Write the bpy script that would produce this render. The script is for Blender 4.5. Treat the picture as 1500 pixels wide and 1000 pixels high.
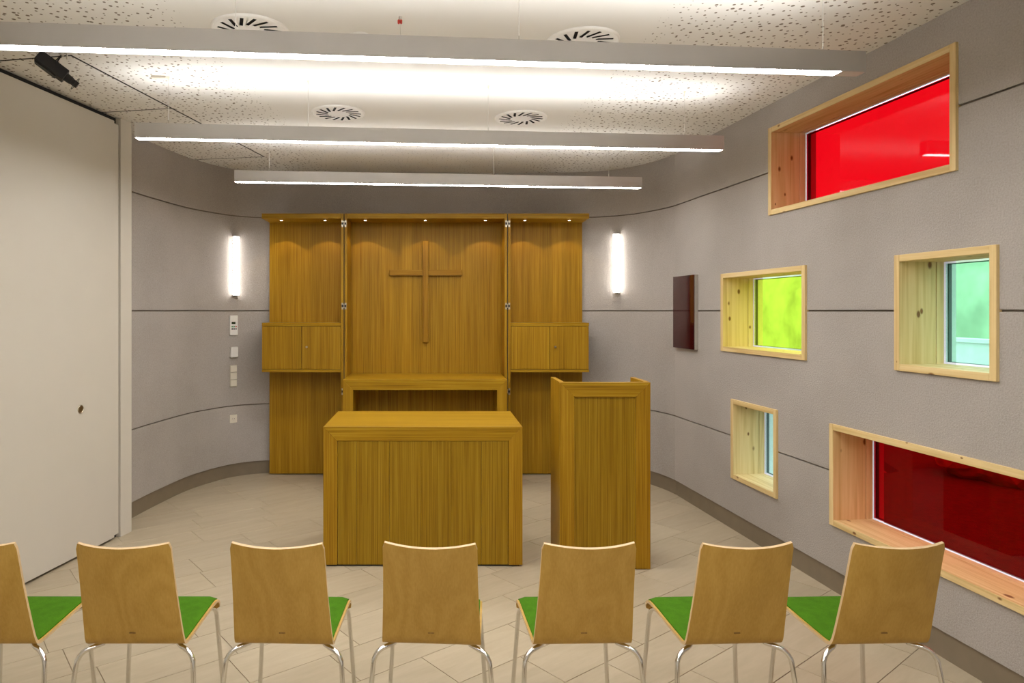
import bpy, bmesh, math, random
from mathutils import Vector, Matrix

random.seed(7)
scene = bpy.context.scene
COL = scene.collection
for o in list(bpy.data.objects):
    bpy.data.objects.remove(o)

# ------------------------------------------------------------------ camera
EYE = 1.75                       # eye height in metres
PX, PY, FPX = 635.0, 455.0, 1000.0   # principal point and focal length in the 1500x1000 frame
cam = bpy.data.cameras.new('camera')
cam.sensor_width = 36.0
cam.lens = 24.0
cam.shift_x = (750 - PX) / 1500.0
cam.shift_y = -(500 - PY) / 1500.0
cam.clip_start = 0.02
cam.clip_end = 200
camo = bpy.data.objects.new('camera', cam)
camo.location = (0, 0, EYE)
camo.rotation_euler = (math.radians(90), 0, 0)
COL.objects.link(camo)
scene.camera = camo

# ------------------------------------------------------------------ sky and exposure
SKY = 2.6
world = bpy.data.worlds.new('sky')
scene.world = world
world.use_nodes = True
bg = world.node_tree.nodes['Background']
bg.inputs[0].default_value = (0.90, 0.96, 1.0, 1)
bg.inputs[1].default_value = SKY
vs = scene.view_settings
vs.view_transform = 'Standard'
vs.look = 'None'
vs.gamma = 1.0
vs.use_curve_mapping = False
vs.exposure = 0.08

LAMP_DOWN = 44.5     # radiance of the luminaires' lower diffusers
LAMP_UP = 21.0       # radiance of their upper diffusers
SCONCE = 12.0
SPOT_W = 3.5
LAMP_RGB = (1.0, 0.985, 0.97)

CEIL = 3.24

# ------------------------------------------------------------------ helpers
def tag(o, label, cat, group=None, kind=None):
    if label: o['label'] = label
    if cat: o['category'] = cat
    if group: o['group'] = group
    if kind: o['kind'] = kind
    return o

def empty(name, loc=(0, 0, 0), rz=0.0):
    o = bpy.data.objects.new(name, None)
    o.location = loc
    o.rotation_euler = (0, 0, rz)
    o.empty_display_size = 0.1
    COL.objects.link(o)
    return o

class MB:
    """collects geometry for ONE mesh object"""
    def __init__(s):
        s.v, s.f, s.m = [], [], []
    def add(s, verts, faces, mi=0):
        n = len(s.v)
        s.v += [tuple(p) for p in verts]
        for f in faces:
            s.f.append([i + n for i in f]); s.m.append(mi)
        return s
    def box(s, x0, x1, y0, y1, z0, z1, mi=0):
        v = [(x0,y0,z0),(x1,y0,z0),(x1,y1,z0),(x0,y1,z0),(x0,y0,z1),(x1,y0,z1),(x1,y1,z1),(x0,y1,z1)]
        return s.add(v, [(0,3,2,1),(4,5,6,7),(0,1,5,4),(1,2,6,5),(2,3,7,6),(3,0,4,7)], mi)
    def obox(s, c, ax, hs, mi=0):
        """oriented box: centre, three axes, half sizes"""
        c = Vector(c); a = [Vector(k).normalized() * h for k, h in zip(ax, hs)]
        v = []
        for z in (-1, 1):
            for (x, y) in ((-1,-1),(1,-1),(1,1),(-1,1)):
                v.append(c + a[0]*x + a[1]*y + a[2]*z)
        return s.add(v, [(0,3,2,1),(4,5,6,7),(0,1,5,4),(1,2,6,5),(2,3,7,6),(3,0,4,7)], mi)
    def prism_y(s, poly, y0, y1, mi=0):
        """polygon in x,z (counter-clockwise seen from -y) pulled along y"""
        n = len(poly)
        v = [(x, y0, z) for x, z in poly] + [(x, y1, z) for x, z in poly]
        f = [list(range(n)), list(range(2*n-1, n-1, -1))]
        for i in range(n):
            j = (i+1) % n
            f.append((j, i, i+n, j+n))
        return s.add(v, f, mi)
    def prism_z(s, poly, z0, z1, mi=0):
        n = len(poly)
        v = [(x, y, z0) for x, y in poly] + [(x, y, z1) for x, y in poly]
        f = [list(range(n-1, -1, -1)), list(range(n, 2*n))]
        for i in range(n):
            j = (i+1) % n
            f.append((i, j, j+n, i+n))
        return s.add(v, f, mi)
    def cyl(s, p0, p1, r0, r1=None, n=16, mi=0, caps=True):
        r1 = r0 if r1 is None else r1
        p0, p1 = Vector(p0), Vector(p1)
        d = (p1 - p0).normalized()
        a = d.orthogonal().normalized(); b = d.cross(a)
        v = []
        for p, r in ((p0, r0), (p1, r1)):
            for i in range(n):
                t = 2*math.pi*i/n
                v.append(p + a*(r*math.cos(t)) + b*(r*math.sin(t)))
        f = [(i, (i+1) % n, (i+1) % n + n, i+n) for i in range(n)]
        if caps: f += [list(range(n-1, -1, -1)), list(range(n, 2*n))]
        return s.add(v, f, mi)
    def tube(s, path, r, n=12, mi=0):
        path = [Vector(p) for p in path]
        rings = []; a = None
        for i, p in enumerate(path):
            d = (path[min(i+1, len(path)-1)] - path[max(i-1, 0)]).normalized()
            if a is None: a = d.orthogonal().normalized()
            else: a = (a - d*a.dot(d)).normalized()
            b = d.cross(a)
            rings.append([p + a*(r*math.cos(2*math.pi*k/n)) + b*(r*math.sin(2*math.pi*k/n)) for k in range(n)])
        v = [q for ring in rings for q in ring]; f = []
        for i in range(len(path)-1):
            for k in range(n):
                f.append((i*n+k, i*n+(k+1) % n, (i+1)*n+(k+1) % n, (i+1)*n+k))
        f.append(list(range(n-1, -1, -1))); f.append([len(v)-n+k for k in range(n)])
        return s.add(v, f, mi)
    def lathe(s, prof, c, axis, n=24, mi=0):
        """profile [(radius, offset along axis)]"""
        c = Vector(c); d = Vector(axis).normalized(); a = d.orthogonal().normalized(); b = d.cross(a)
        v = []; f = []
        for r, h in prof:
            for k in range(n):
                t = 2*math.pi*k/n
                v.append(c + d*h + a*(r*math.cos(t)) + b*(r*math.sin(t)))
        for i in range(len(prof)-1):
            for k in range(n):
                f.append((i*n+k, i*n+(k+1) % n, (i+1)*n+(k+1) % n, (i+1)*n+k))
        f.append(list(range(n-1, -1, -1))); f.append([len(v)-n+k for k in range(n)])
        return s.add(v, f, mi)
    def mesh(s, name, mats, bevel=0.0, smooth=False, seg=1):
        me = bpy.data.meshes.new(name)
        me.from_pydata(s.v, [], s.f)
        for mt in (mats if isinstance(mats, (list, tuple)) else [mats]): me.materials.append(mt)
        for p, mi in zip(me.polygons, s.m): p.material_index = mi
        bm = bmesh.new(); bm.from_mesh(me)
        bmesh.ops.recalc_face_normals(bm, faces=bm.faces)
        if bevel > 0:
            ed = [e for e in bm.edges if len(e.link_faces) == 2 and e.calc_face_angle(0) > 0.5]
            bmesh.ops.bevel(bm, geom=ed, offset=bevel, offset_type='OFFSET', segments=seg, affect='EDGES', profile=0.5)
        bm.to_mesh(me); bm.free()
        if smooth:
            for p in me.polygons: p.use_smooth = True
            try: me.set_sharp_from_angle(angle=math.radians(38))
            except Exception: pass
        me.update()
        return me
    def build(s, name, mats, parent=None, bevel=0.0, smooth=False, seg=1):
        o = bpy.data.objects.new(name, s.mesh(name, mats, bevel, smooth, seg))
        COL.objects.link(o)
        if parent is not None: o.parent = parent
        return o

def share(name, me, parent, loc=(0,0,0), rz=0.0):
    o = bpy.data.objects.new(name, me)
    o.location = loc; o.rotation_euler = (0, 0, rz); o.parent = parent
    COL.objects.link(o)
    return o

def copy_tree(o, parent=None):
    c = o.copy(); COL.objects.link(c); c.parent = parent
    for ch in list(o.children): copy_tree(ch, c)
    return c

def clip(poly, n, d):
    """keep the part of a 2-D polygon with n.p <= d"""
    out = []
    for i, p in enumerate(poly):
        q = poly[(i+1) % len(poly)]
        dp = n[0]*p[0]+n[1]*p[1]-d; dq = n[0]*q[0]+n[1]*q[1]-d
        if dp <= 0: out.append(p)
        if (dp < 0 < dq) or (dq < 0 < dp):
            t = dp/(dp-dq)
            out.append((p[0]+(q[0]-p[0])*t, p[1]+(q[1]-p[1])*t))
    return out

def catmull(pts, per=6):
    P = [Vector(p) for p in pts]
    P = [P[0]*2-P[1]] + P + [P[-1]*2-P[-2]]
    out = []
    for i in range(1, len(P)-2):
        for k in range(per):
            t = k/per
            a, b, c, d = P[i-1], P[i], P[i+1], P[i+2]
            out.append(0.5*((2*b)+(c-a)*t+(2*a-5*b+4*c-d)*t*t+(3*b-a-3*c+d)*t**3))
    out.append(P[-2].copy())
    return out

# ------------------------------------------------------------------ materials
def srgb(r, g, b):
    f = lambda c: (c/255/12.92) if c/255 <= 0.04045 else ((c/255+0.055)/1.055)**2.4
    return (f(r), f(g), f(b), 1.0)

class NT:
    def __init__(s, name):
        s.m = bpy.data.materials.new(name); s.m.use_nodes = True
        s.t = s.m.node_tree; s.n = s.t.nodes
        s.p = s.n['Principled BSDF']; s.out = s.n['Material Output']
    def node(s, kind, **kw):
        n = s.n.new(kind)
        for k, v in kw.items():
            if k.startswith('i_'):
                key = k[2:]; n.inputs[int(key) if key.isdigit() else key.replace('_', ' ')].default_value = v
            else: setattr(n, k, v)
        return n
    def link(s, a, b): s.t.links.new(a, b)
    def math(s, op, a, b=None, clamp=False):
        n = s.n.new('ShaderNodeMath'); n.operation = op; n.use_clamp = clamp
        for i, x in enumerate((a, b)):
            if x is None: continue
            if isinstance(x, (int, float)): n.inputs[i].default_value = x
            else: s.link(x, n.inputs[i])
        return n.outputs[0]
    def coord(s, rnd=0.0):
        tc = s.n.new('ShaderNodeTexCoord'); out = tc.outputs['Object']
        if rnd:
            oi = s.n.new('ShaderNodeObjectInfo')
            vm = s.n.new('ShaderNodeVectorMath'); vm.operation = 'SCALE'
            cx = s.n.new('ShaderNodeCombineXYZ')
            s.link(oi.outputs['Random'], cx.inputs[0]); s.link(oi.outputs['Random'], cx.inputs[1]); s.link(oi.outputs['Random'], cx.inputs[2])
            s.link(cx.outputs[0], vm.inputs[0]); vm.inputs['Scale'].default_value = rnd
            ad = s.n.new('ShaderNodeVectorMath'); ad.operation = 'ADD'
            s.link(out, ad.inputs[0]); s.link(vm.outputs[0], ad.inputs[1]); out = ad.outputs[0]
        return out
    def scaled(s, vec, sc):
        mp = s.n.new('ShaderNodeMapping'); mp.inputs['Scale'].default_value = sc
        s.link(vec, mp.inputs['Vector']); return mp.outputs[0]
    def noise(s, vec, scale, detail=3.0, rough=0.55, dist=0.0):
        n = s.n.new('ShaderNodeTexNoise'); n.inputs['Scale'].default_value = scale
        n.inputs['Detail'].default_value = detail; n.inputs['Roughness'].default_value = rough
        n.inputs['Distortion'].default_value = dist
        s.link(vec, n.inputs['Vector']); return n.outputs['Fac']
    def ramp(s, fac, stops):
        r = s.n.new('ShaderNodeValToRGB'); e = r.color_ramp.elements
        while len(e) < len(stops): e.new(0.5)
        for k, (p, c) in zip(e, stops): k.position = p; k.color = c
        s.link(fac, r.inputs[0]); return r.outputs[0]
    def mix(s, fac, a, b, mode='MIX'):
        n = s.n.new('ShaderNodeMix'); n.data_type = 'RGBA'; n.blend_type = mode
        for key, x in ((0, fac), (6, a), (7, b)):
            if isinstance(x, (int, float)): n.inputs[key].default_value = x
            elif isinstance(x, tuple): n.inputs[key].default_value = x
            else: s.link(x, n.inputs[key])
        return n.outputs[2]
    def bump(s, h, strength=0.2, dist=0.002):
        b = s.n.new('ShaderNodeBump'); b.inputs['Strength'].default_value = strength; b.inputs['Distance'].default_value = dist
        s.link(h, b.inputs['Height']); s.link(b.outputs[0], s.p.inputs['Normal'])
    def base(s, c):
        if isinstance(c, tuple): s.p.inputs['Base Color'].default_value = c
        else: s.link(c, s.p.inputs['Base Color'])

def plain(name, rgb, rough=0.5, metal=0.0, var=0.04, scale=30.0, spec=0.5):
    t = NT(name)
    n = t.noise(t.coord(), scale, 3)
    dark = tuple(c*(1-var) for c in rgb[:3]) + (1,)
    lite = tuple(min(1, c*(1+var)) for c in rgb[:3]) + (1,)
    t.base(t.ramp(n, [(0.3, dark), (0.7, lite)]))
    t.p.inputs['Roughness'].default_value = rough; t.p.inputs['Metallic'].default_value = metal
    t.p.inputs['Specular IOR Level'].default_value = spec
    return t.m

def emit(name, rgb, strength):
    t = NT(name)
    e = t.node('ShaderNodeEmission'); e.inputs[0].default_value = (*rgb, 1); e.inputs[1].default_value = strength
    t.link(e.outputs[0], t.out.inputs['Surface'])
    return t.m

def oak(name, axis, strip=0.0, k=(1.0, 1.0)):
    """fine straight-grained oak veneer, grain along axis 0,1,2"""
    t = NT(name); co = t.coord(13.0)
    fine = [130.0]*3; fine[axis] = 1.3
    mid = [34.0]*3; mid[axis] = 0.55
    n1 = t.noise(t.scaled(co, fine), 1.0, 4, 0.7)
    n2 = t.noise(t.scaled(co, mid), 1.0, 3, 0.55, 0.3)
    f = t.math('ADD', t.math('MULTIPLY', n1, 0.78), t.math('MULTIPLY', n2, 0.22))
    col = t.ramp(f, [(p, (r*k[0], g_*k[1], b_, 1)) for p, r, g_, b_ in ((0.32, 0.200, 0.090, 0.0015), (0.50, 0.335, 0.176, 0.006), (0.68, 0.445, 0.260, 0.018))])
    if strip:
        sp = t.n.new('ShaderNodeSeparateXYZ'); t.link(co, sp.inputs[0])
        k = t.math('FLOOR', t.math('DIVIDE', sp.outputs[0], strip))
        wn = t.n.new('ShaderNodeTexWhiteNoise'); wn.noise_dimensions = '1D'; t.link(k, wn.inputs['W'])
        g = t.math('ADD', t.math('MULTIPLY', wn.outputs[0], 0.22), 0.88)
        cx = t.n.new('ShaderNodeCombineColor'); [t.link(g, cx.inputs[i]) for i in range(3)]
        col = t.mix(1.0, col, cx.outputs[0], 'MULTIPLY')
    t.base(col)
    t.p.inputs['Roughness'].default_value = 0.42
    t.p.inputs['Specular IOR Level'].default_value = 0.22
    t.bump(n1, 0.12, 0.001)
    return t.m

def spruce(name, axis):
    t = NT(name); co = t.coord(9.0)
    sc = [26.0]*3; sc[axis] = 1.1
    n1 = t.noise(t.scaled(co, sc), 1.0, 2, 0.5, 0.6)
    fine = [90.0]*3; fine[axis] = 2.0
    n2 = t.noise(t.scaled(co, fine), 1.0, 2)
    f = t.math('ADD', t.math('MULTIPLY', n1, 0.7), t.math('MULTIPLY', n2, 0.3))
    col = t.ramp(f, [(0.32, (0.56, 0.375, 0.145, 1)), (0.5, (0.71, 0.525, 0.245, 1)), (0.68, (0.78, 0.605, 0.315, 1))])
    ks = [11.0]*3; ks[axis] = 6.0
    vo = t.n.new('ShaderNodeTexVoronoi'); vo.inputs['Scale'].default_value = 1.0
    t.link(t.scaled(co, ks), vo.inputs['Vector'])
    sp = t.n.new('ShaderNodeSeparateColor'); t.link(vo.outputs['Color'], sp.inputs[0])
    pick = t.math('GREATER_THAN', sp.outputs[0], 0.3)
    rad = t.math('ADD', t.math('MULTIPLY', sp.outputs[1], 0.12), 0.06)
    k = t.math('MULTIPLY', pick, t.math('SUBTRACT', 1.0, t.math('DIVIDE', vo.outputs['Distance'], rad), True))
    k = t.math('MULTIPLY', k, 2.2, True)
    col = t.mix(k, col, (0.20, 0.085, 0.022, 1))
    t.base(col); t.p.inputs['Roughness'].default_value = 0.55
    t.p.inputs['Specular IOR Level'].default_value = 0.3
    return t.m

def beech(name):
    t = NT(name); co = t.coord(11.0)
    n0 = t.noise(t.scaled(co, (3.2, 2.0, 1.2)), 1.0, 2, 0.5)
    w = t.math('SINE', t.math('MULTIPLY', n0, 75.0))
    n1 = t.noise(t.scaled(co, (170, 170, 5)), 1.0, 3)
    f = t.math('ADD', t.math('MULTIPLY', t.math('ADD', t.math('MULTIPLY', w, 0.5), 0.5), 0.22), t.math('MULTIPLY', n1, 0.78))
    t.base(t.ramp(f, [(0.25, (0.455, 0.268, 0.052, 1)), (0.55, (0.515, 0.312, 0.068, 1)), (0.8, (0.56, 0.345, 0.082, 1))]))
    t.p.inputs['Roughness'].default_value = 0.45; t.p.inputs['Specular IOR Level'].default_value = 0.3
    return t.m

def wall_finish(name):
    t = NT(name); co = t.coord()
    n1 = t.noise(co, 110.0, 4, 0.7); n2 = t.noise(co, 1.3, 3)
    f = t.math('ADD', t.math('MULTIPLY', n1, 0.6), t.math('MULTIPLY', n2, 0.4))
    t.base(t.ramp(f, [(0.33, (0.345, 0.312, 0.280, 1)), (0.5, (0.42, 0.384, 0.350, 1)), (0.67, (0.49, 0.45, 0.415, 1))]))
    t.p.inputs['Roughness'].default_value = 0.95; t.p.inputs['Specular IOR Level'].default_value = 0.15
    t.bump(n1, 0.8, 0.006)
    return t.m

def ceiling_finish(name):
    """white acoustic board with scattered round holes, plain along the middle of the room"""
    t = NT(name); co = t.coord()
    sp = t.n.new('ShaderNodeSeparateXYZ'); t.link(co, sp.inputs[0])
    half = t.math('SUBTRACT', 1.20, t.math('MULTIPLY', t.math('SUBTRACT', sp.outputs[1], 3.5), 0.07))
    away = t.math('SUBTRACT', t.math('ABSOLUTE', t.math('ADD', sp.outputs[0], 0.06)), half)
    mask = t.math('MULTIPLY', away, 3.0, True)             # holes grow smaller towards the plain band
    back = t.math('MULTIPLY', t.math('SUBTRACT', sp.outputs[1], 5.9), 2.0, True)
    mask = t.math('MAXIMUM', mask, t.math('MULTIPLY', back, 0.12))
    vo = t.n.new('ShaderNodeTexVoronoi'); vo.inputs['Scale'].default_value = 21.0; vo.voronoi_dimensions = '2D'
    t.link(co, vo.inputs['Vector'])
    sc = t.n.new('ShaderNodeSeparateColor'); t.link(vo.outputs['Color'], sc.inputs[0])
    rad = t.math('ADD', t.math('MULTIPLY', sc.outputs[0], 0.15), 0.06)
    rad = t.math('MULTIPLY', rad, t.math('POWER', mask, 0.35))
    hole = t.math('LESS_THAN', vo.outputs['Distance'], rad)
    t.base(t.mix(hole, (0.80, 0.785, 0.75, 1), (0.21, 0.175, 0.135, 1)))
    t.p.inputs['Roughness'].default_value = 0.9; t.p.inputs['Specular IOR Level'].default_value = 0.2
    t.bump(t.math('SUBTRACT', 1.0, hole), 0.4, 0.004)
    return t.m

def tile_finish(name):
    t = NT(name); co = t.coord(17.0)
    n1 = t.noise(t.scaled(co, (2.2, 13, 1)), 1.0, 4, 0.6, 0.6)
    n2 = t.noise(t.scaled(co, (9, 55, 1)), 1.0, 3)
    f = t.math('ADD', t.math('MULTIPLY', n1, 0.75), t.math('MULTIPLY', n2, 0.25))
    col = t.ramp(f, [(0.3, (0.405, 0.335, 0.228, 1)), (0.5, (0.445, 0.370, 0.258, 1)), (0.7, (0.48, 0.405, 0.288, 1))])
    oi = t.n.new('ShaderNodeObjectInfo')
    g = t.math('ADD', t.math('MULTIPLY', oi.outputs['Random'], 0.10), 0.95)
    cx = t.n.new('ShaderNodeCombineColor'); [t.link(g, cx.inputs[i]) for i in range(3)]
    t.base(t.mix(1.0, col, cx.outputs[0], 'MULTIPLY'))
    t.p.inputs['Roughness'].default_value = 0.42; t.p.inputs['Specular IOR Level'].default_value = 0.4
    return t.m

def fabric(name, rgb):
    t = NT(name); co = t.coord()
    n1 = t.noise(co, 420.0, 2); n2 = t.noise(co, 25.0, 2)
    f = t.math('ADD', t.math('MULTIPLY', n1, 0.6), t.math('MULTIPLY', n2, 0.4))
    t.base(t.ramp(f, [(0.35, tuple(c*0.8 for c in rgb)+(1,)), (0.65, tuple(c*1.2 for c in rgb)+(1,))]))
    t.p.inputs['Roughness'].default_value = 0.95; t.p.inputs['Specular IOR Level'].default_value = 0.1
    t.bump(n1, 0.3, 0.001)
    return t.m

def glass(name, rgb, refl=0.028):
    """coloured pane, the tint is shared by the two faces of the sheet"""
    t = NT(name)
    tr = t.node('ShaderNodeBsdfTransparent'); gl = t.node('ShaderNodeBsdfGlossy'); mx = t.node('ShaderNodeMixShader')
    n = t.noise(t.coord(), 2.0, 1)
    a = tuple(math.sqrt(c)*0.985 for c in rgb)+(1,); b = tuple(min(1, math.sqrt(c)*1.015) for c in rgb)+(1,)
    t.link(t.ramp(n, [(0.3, a), (0.7, b)]), tr.inputs[0])
    gl.inputs[1].default_value = 0.03; mx.inputs[0].default_value = refl
    t.link(tr.outputs[0], mx.inputs[1]); t.link(gl.outputs[0], mx.inputs[2]); t.link(mx.outputs[0], t.out.inputs['Surface'])
    return t.m

M = {
    'oak_v': oak('oak_grain_upright', 2), 'oak_vs': oak('oak_veneer_upright', 2, 0.105), 'oak_p': oak('oak_plank_upright', 2, 0.0, (0.86, 0.92)), 'oak_h': oak('oak_grain_across', 0, 0.0, (1.02, 1.05)), 'oak_c': oak('oak_cross_upright', 2, 0.0, (0.88, 0.83)), 'oak_ch': oak('oak_cross_across', 0, 0.0, (0.90, 0.86)), 'oak_d': oak('oak_grain_deep', 1),
    'spruce_h': spruce('spruce_across', 0), 'spruce_v': spruce('spruce_upright', 2),
    'beech': beech('beech_ply'), 'beech_edge': plain('beech_ply_edge', (0.66, 0.47, 0.26), 0.5, 0, 0.08, 60),
    'wall': wall_finish('grey_fleece_wall'), 'ceil': ceiling_finish('acoustic_ceiling'), 'tile': tile_finish('beige_stone_tile'),
    'groove': plain('groove_shadow_strip', (0.20, 0.165, 0.125), 0.9), 'grout': plain('grout', (0.27, 0.205, 0.13), 0.9),
    'skirt': plain('taupe_skirting', (0.205, 0.162, 0.108), 0.5, 0, 0.06, 8), 'white_leaf': plain('cream_laminate', (0.60, 0.56, 0.485), 0.45, 0, 0.01, 4),
    'black': plain('gap_shade_black', (0.012, 0.010, 0.008), 0.8), 'plaster': plain('white_plaster', (0.80, 0.78, 0.73), 0.9),  # black stands in for the shade in gaps and under bases
    'alu': plain('satin_aluminium', (0.60, 0.58, 0.565), 0.42, 0.75, 0.02, 6), 'chrome': plain('chrome', (0.80, 0.79, 0.76), 0.09, 1.0, 0.01),
    'white': plain('white_lacquer', (0.80, 0.78, 0.74), 0.4, 0, 0.01), 'cream_dark': plain('cream_plastic_frame', (0.50, 0.45, 0.36), 0.5, 0, 0.01), 'cream': plain('cream_plastic', (0.74, 0.69, 0.58), 0.4, 0, 0.01),
    'dark': plain('dark_slot', (0.008, 0.007, 0.006), 0.9), 'steel': plain('wire_steel', (0.62, 0.60, 0.56), 0.35, 0.8),
    'brass': plain('hinge_steel', (0.50, 0.45, 0.35), 0.3, 1.0), 'blackmetal': plain('black_painted_metal', (0.008, 0.007, 0.008), 0.55, 0, 0.1),
    'lens': plain('lens_glass', (0.05, 0.05, 0.06), 0.05), 'green': fabric('green_wool', (0.058, 0.165, 0.0075)),
    'redpanel': plain('dark_red_glass', (0.045, 0.004, 0.004), 0.04, 0, 0.05, 3, 0.8), 'grey_edge': plain('grey_edge', (0.42, 0.38, 0.33), 0.5),
    'rubber': plain('dark_rubber', (0.03, 0.03, 0.03), 0.7), 'print': plain('dark_print', (0.21, 0.115, 0.03), 0.7),
    'down': emit('lamp_diffuser_lower', LAMP_RGB, LAMP_DOWN), 'up': emit('lamp_diffuser_upper', LAMP_RGB, LAMP_UP),
    'sconce': emit('wall_lamp_diffuser', (1.0, 0.95, 0.90), SCONCE), 'spot': emit('downlight_lens', (1.0, 0.86, 0.62), 12.0),
    'green_key': plain('green_key', (0.10, 0.30, 0.12), 0.5), 'dark_key': plain('dark_key', (0.03, 0.02, 0.04), 0.5), 'red_key': plain('red_plastic', (0.45, 0.03, 0.02), 0.4),
    'lcd': plain('black_display', (0.01, 0.02, 0.008), 0.2),
    'g_red': glass('red_glass', (0.37, 0.0008, 0.0035)), 'g_yel': glass('yellow_green_glass', (0.78, 0.97, 0.10)), 'g_min': glass('mint_glass', (0.46, 0.90, 0.74)), 'g_cya': glass('cyan_glass', (0.62, 0.96, 0.97)),
    'bead': plain('grey_glazing_bead', (0.10, 0.11, 0.12), 0.6),
    'g_clr': glass('clear_pane_edge', (0.88, 0.85, 1.0)),
    'gravel': plain('pale_gravel', (0.60, 0.58, 0.52), 0.95, 0, 0.25, 12), 'soil': plain('dark_soil', (0.12, 0.09, 0.06), 0.95, 0, 0.4, 20),
    'leaf': plain('hedge_leaf', (0.40, 0.52, 0.32), 0.8, 0, 0.3, 0.9), 'leafdark': plain('shrub_leaf', (0.34, 0.30, 0.10), 0.8, 0, 0.5, 8),
    'render': plain('garden_wall_render', (0.75, 0.74, 0.70), 0.9, 0, 0.06, 5),
}

# ------------------------------------------------------------------ the two side walls' own frames
# right wall: X = RW0 - RWK * Y ; local x runs away from the camera, local +y points into the room
RW0, RWK = 2.8508, 0.085
RWA = math.pi/2 + math.atan(RWK)
RWS = math.sqrt(1 + RWK*RWK)
def rw_s(Y): return Y*RWS
# left partition: X = LP0 + LPK * Y ; local x runs away from the camera, local -y points into the room
LP0, LPK = -3.4132, 0.182
LPA = math.pi/2 - math.atan(LPK)
LPS = math.sqrt(1 + LPK*LPK)
def lp_world(s, y):
    c, n = math.cos(LPA), math.sin(LPA)
    return (LP0 + s*c - y*n, s*n + y*c)

# ------------------------------------------------------------------ floor with its tiles
floor_poly = [(-4.4, -2.0), (RW0+RWK*2.0+0.15, -2.0), (RW0-RWK*7.6+0.15, 7.6), (-4.4, 7.6)]
fl = MB().prism_z(floor_poly, -0.12, -0.004).build('floor', M['grout'])
tag(fl, 'beige stone-look tile floor laid diagonally across the room', 'floor', kind='structure')
TA = math.atan2(1.0, 1.3)         # direction of the long tile joints
ca, sa = math.cos(TA), math.sin(TA)
TL, TW, GAP = 0.60, 0.30, 0.0032
known = {-8: .46, -7: .02, -6: .35, 0: .032, 3: .367, 4: .266, 5: .582, 6: .082}
full = MB().box(GAP/2, TL-GAP/2, GAP/2, TW-GAP/2, -0.010, 0.0).mesh('tile', M['tile'], bevel=0.0012)
bounds = [((1.0, RWK), RW0+0.06), ((0.0, 1.0), 7.50), ((0.0, -1.0), -0.55)]
side_near, side_far = ((-1.0, LPK), -LP0+0.12), ((-1.0, 0.0), 2.66)      # partition, then the curved wall beyond the jamb
for k in range(-16, 24):
    off = known.get(k, random.random()*TL)
    b0 = 3.672 + k*TW
    for j in range(-9, 16):
        a0 = off + j*TL
        P = [(a0+GAP/2, b0+GAP/2), (a0+TL-GAP/2, b0+GAP/2), (a0+TL-GAP/2, b0+TW-GAP/2), (a0+GAP/2, b0+TW-GAP/2)]
        W = [(a*ca - b*sa, a*sa + b*ca) for a, b in P]
        Q = W
        for nrm, d in bounds + [side_near if max(y for x, y in W) < 5.35 else side_far]:
            Q = clip(Q, nrm, d)
            if len(Q) < 3: break
        if len(Q) < 3: continue
        ox, oy = a0*ca - b0*sa, a0*sa + b0*ca
        if Q == W:
            share('tile', full, fl, (ox, oy, 0), TA)
        else:
            loc = [((x-ox)*ca + (y-oy)*sa, -(x-ox)*sa + (y-oy)*ca) for x, y in Q]
            ar = sum(loc[i][0]*loc[(i+1) % len(loc)][1]-loc[(i+1) % len(loc)][0]*loc[i][1] for i in range(len(loc)))
            if abs(ar) < 0.002: continue
            me = MB().prism_z(loc, -0.010, 0.0).mesh('tile', M['tile'])
            share('tile', me, fl, (ox, oy, 0), TA)

# ------------------------------------------------------------------ ceiling: slab, field, two hatch panels
cl = MB().prism_z([(-4.4, -2.0), (RW0+RWK*2+0.3, -2.0), (RW0-RWK*7.7+0.3, 7.7), (-4.4, 7.7)], CEIL+0.0022, CEIL+0.20).build('ceiling', M['black'])
tag(cl, 'white acoustic ceiling peppered with small round holes', 'ceiling', kind='structure')
SW, S0, S1, S2 = 0.57, 4.146, 5.215, 6.83       # hatch strip beside the partition
def ceil_part(name, rects):
    mb = MB()
    for (s0, s1, y0, y1) in rects:
        p = [lp_world(s0, y0), lp_world(s1, y0), lp_world(s1, y1), lp_world(s0, y1)]
        p = clip(p, (1.0, RWK), RW0+0.28); p = clip(p, (0, -1), 1.98); p = clip(p, (0, 1), 7.68)
        mb.prism_z(p, CEIL, CEIL+0.0015)
    return mb.build(name, M['ceil'], cl)
ceil_part('ceiling_field', [(-4, 9.5, -9, -SW), (-4, S0, -SW, 0.9), (S2, 9.5, -SW, 0.9)])
g = 0.019
ceil_part('hatch_panel', [(S0+g, S1-g/2, -SW+g, 0.75)])
ceil_part('hatch_panel', [(S1+g/2, S2-g, -SW+g, 0.75)])

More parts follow.
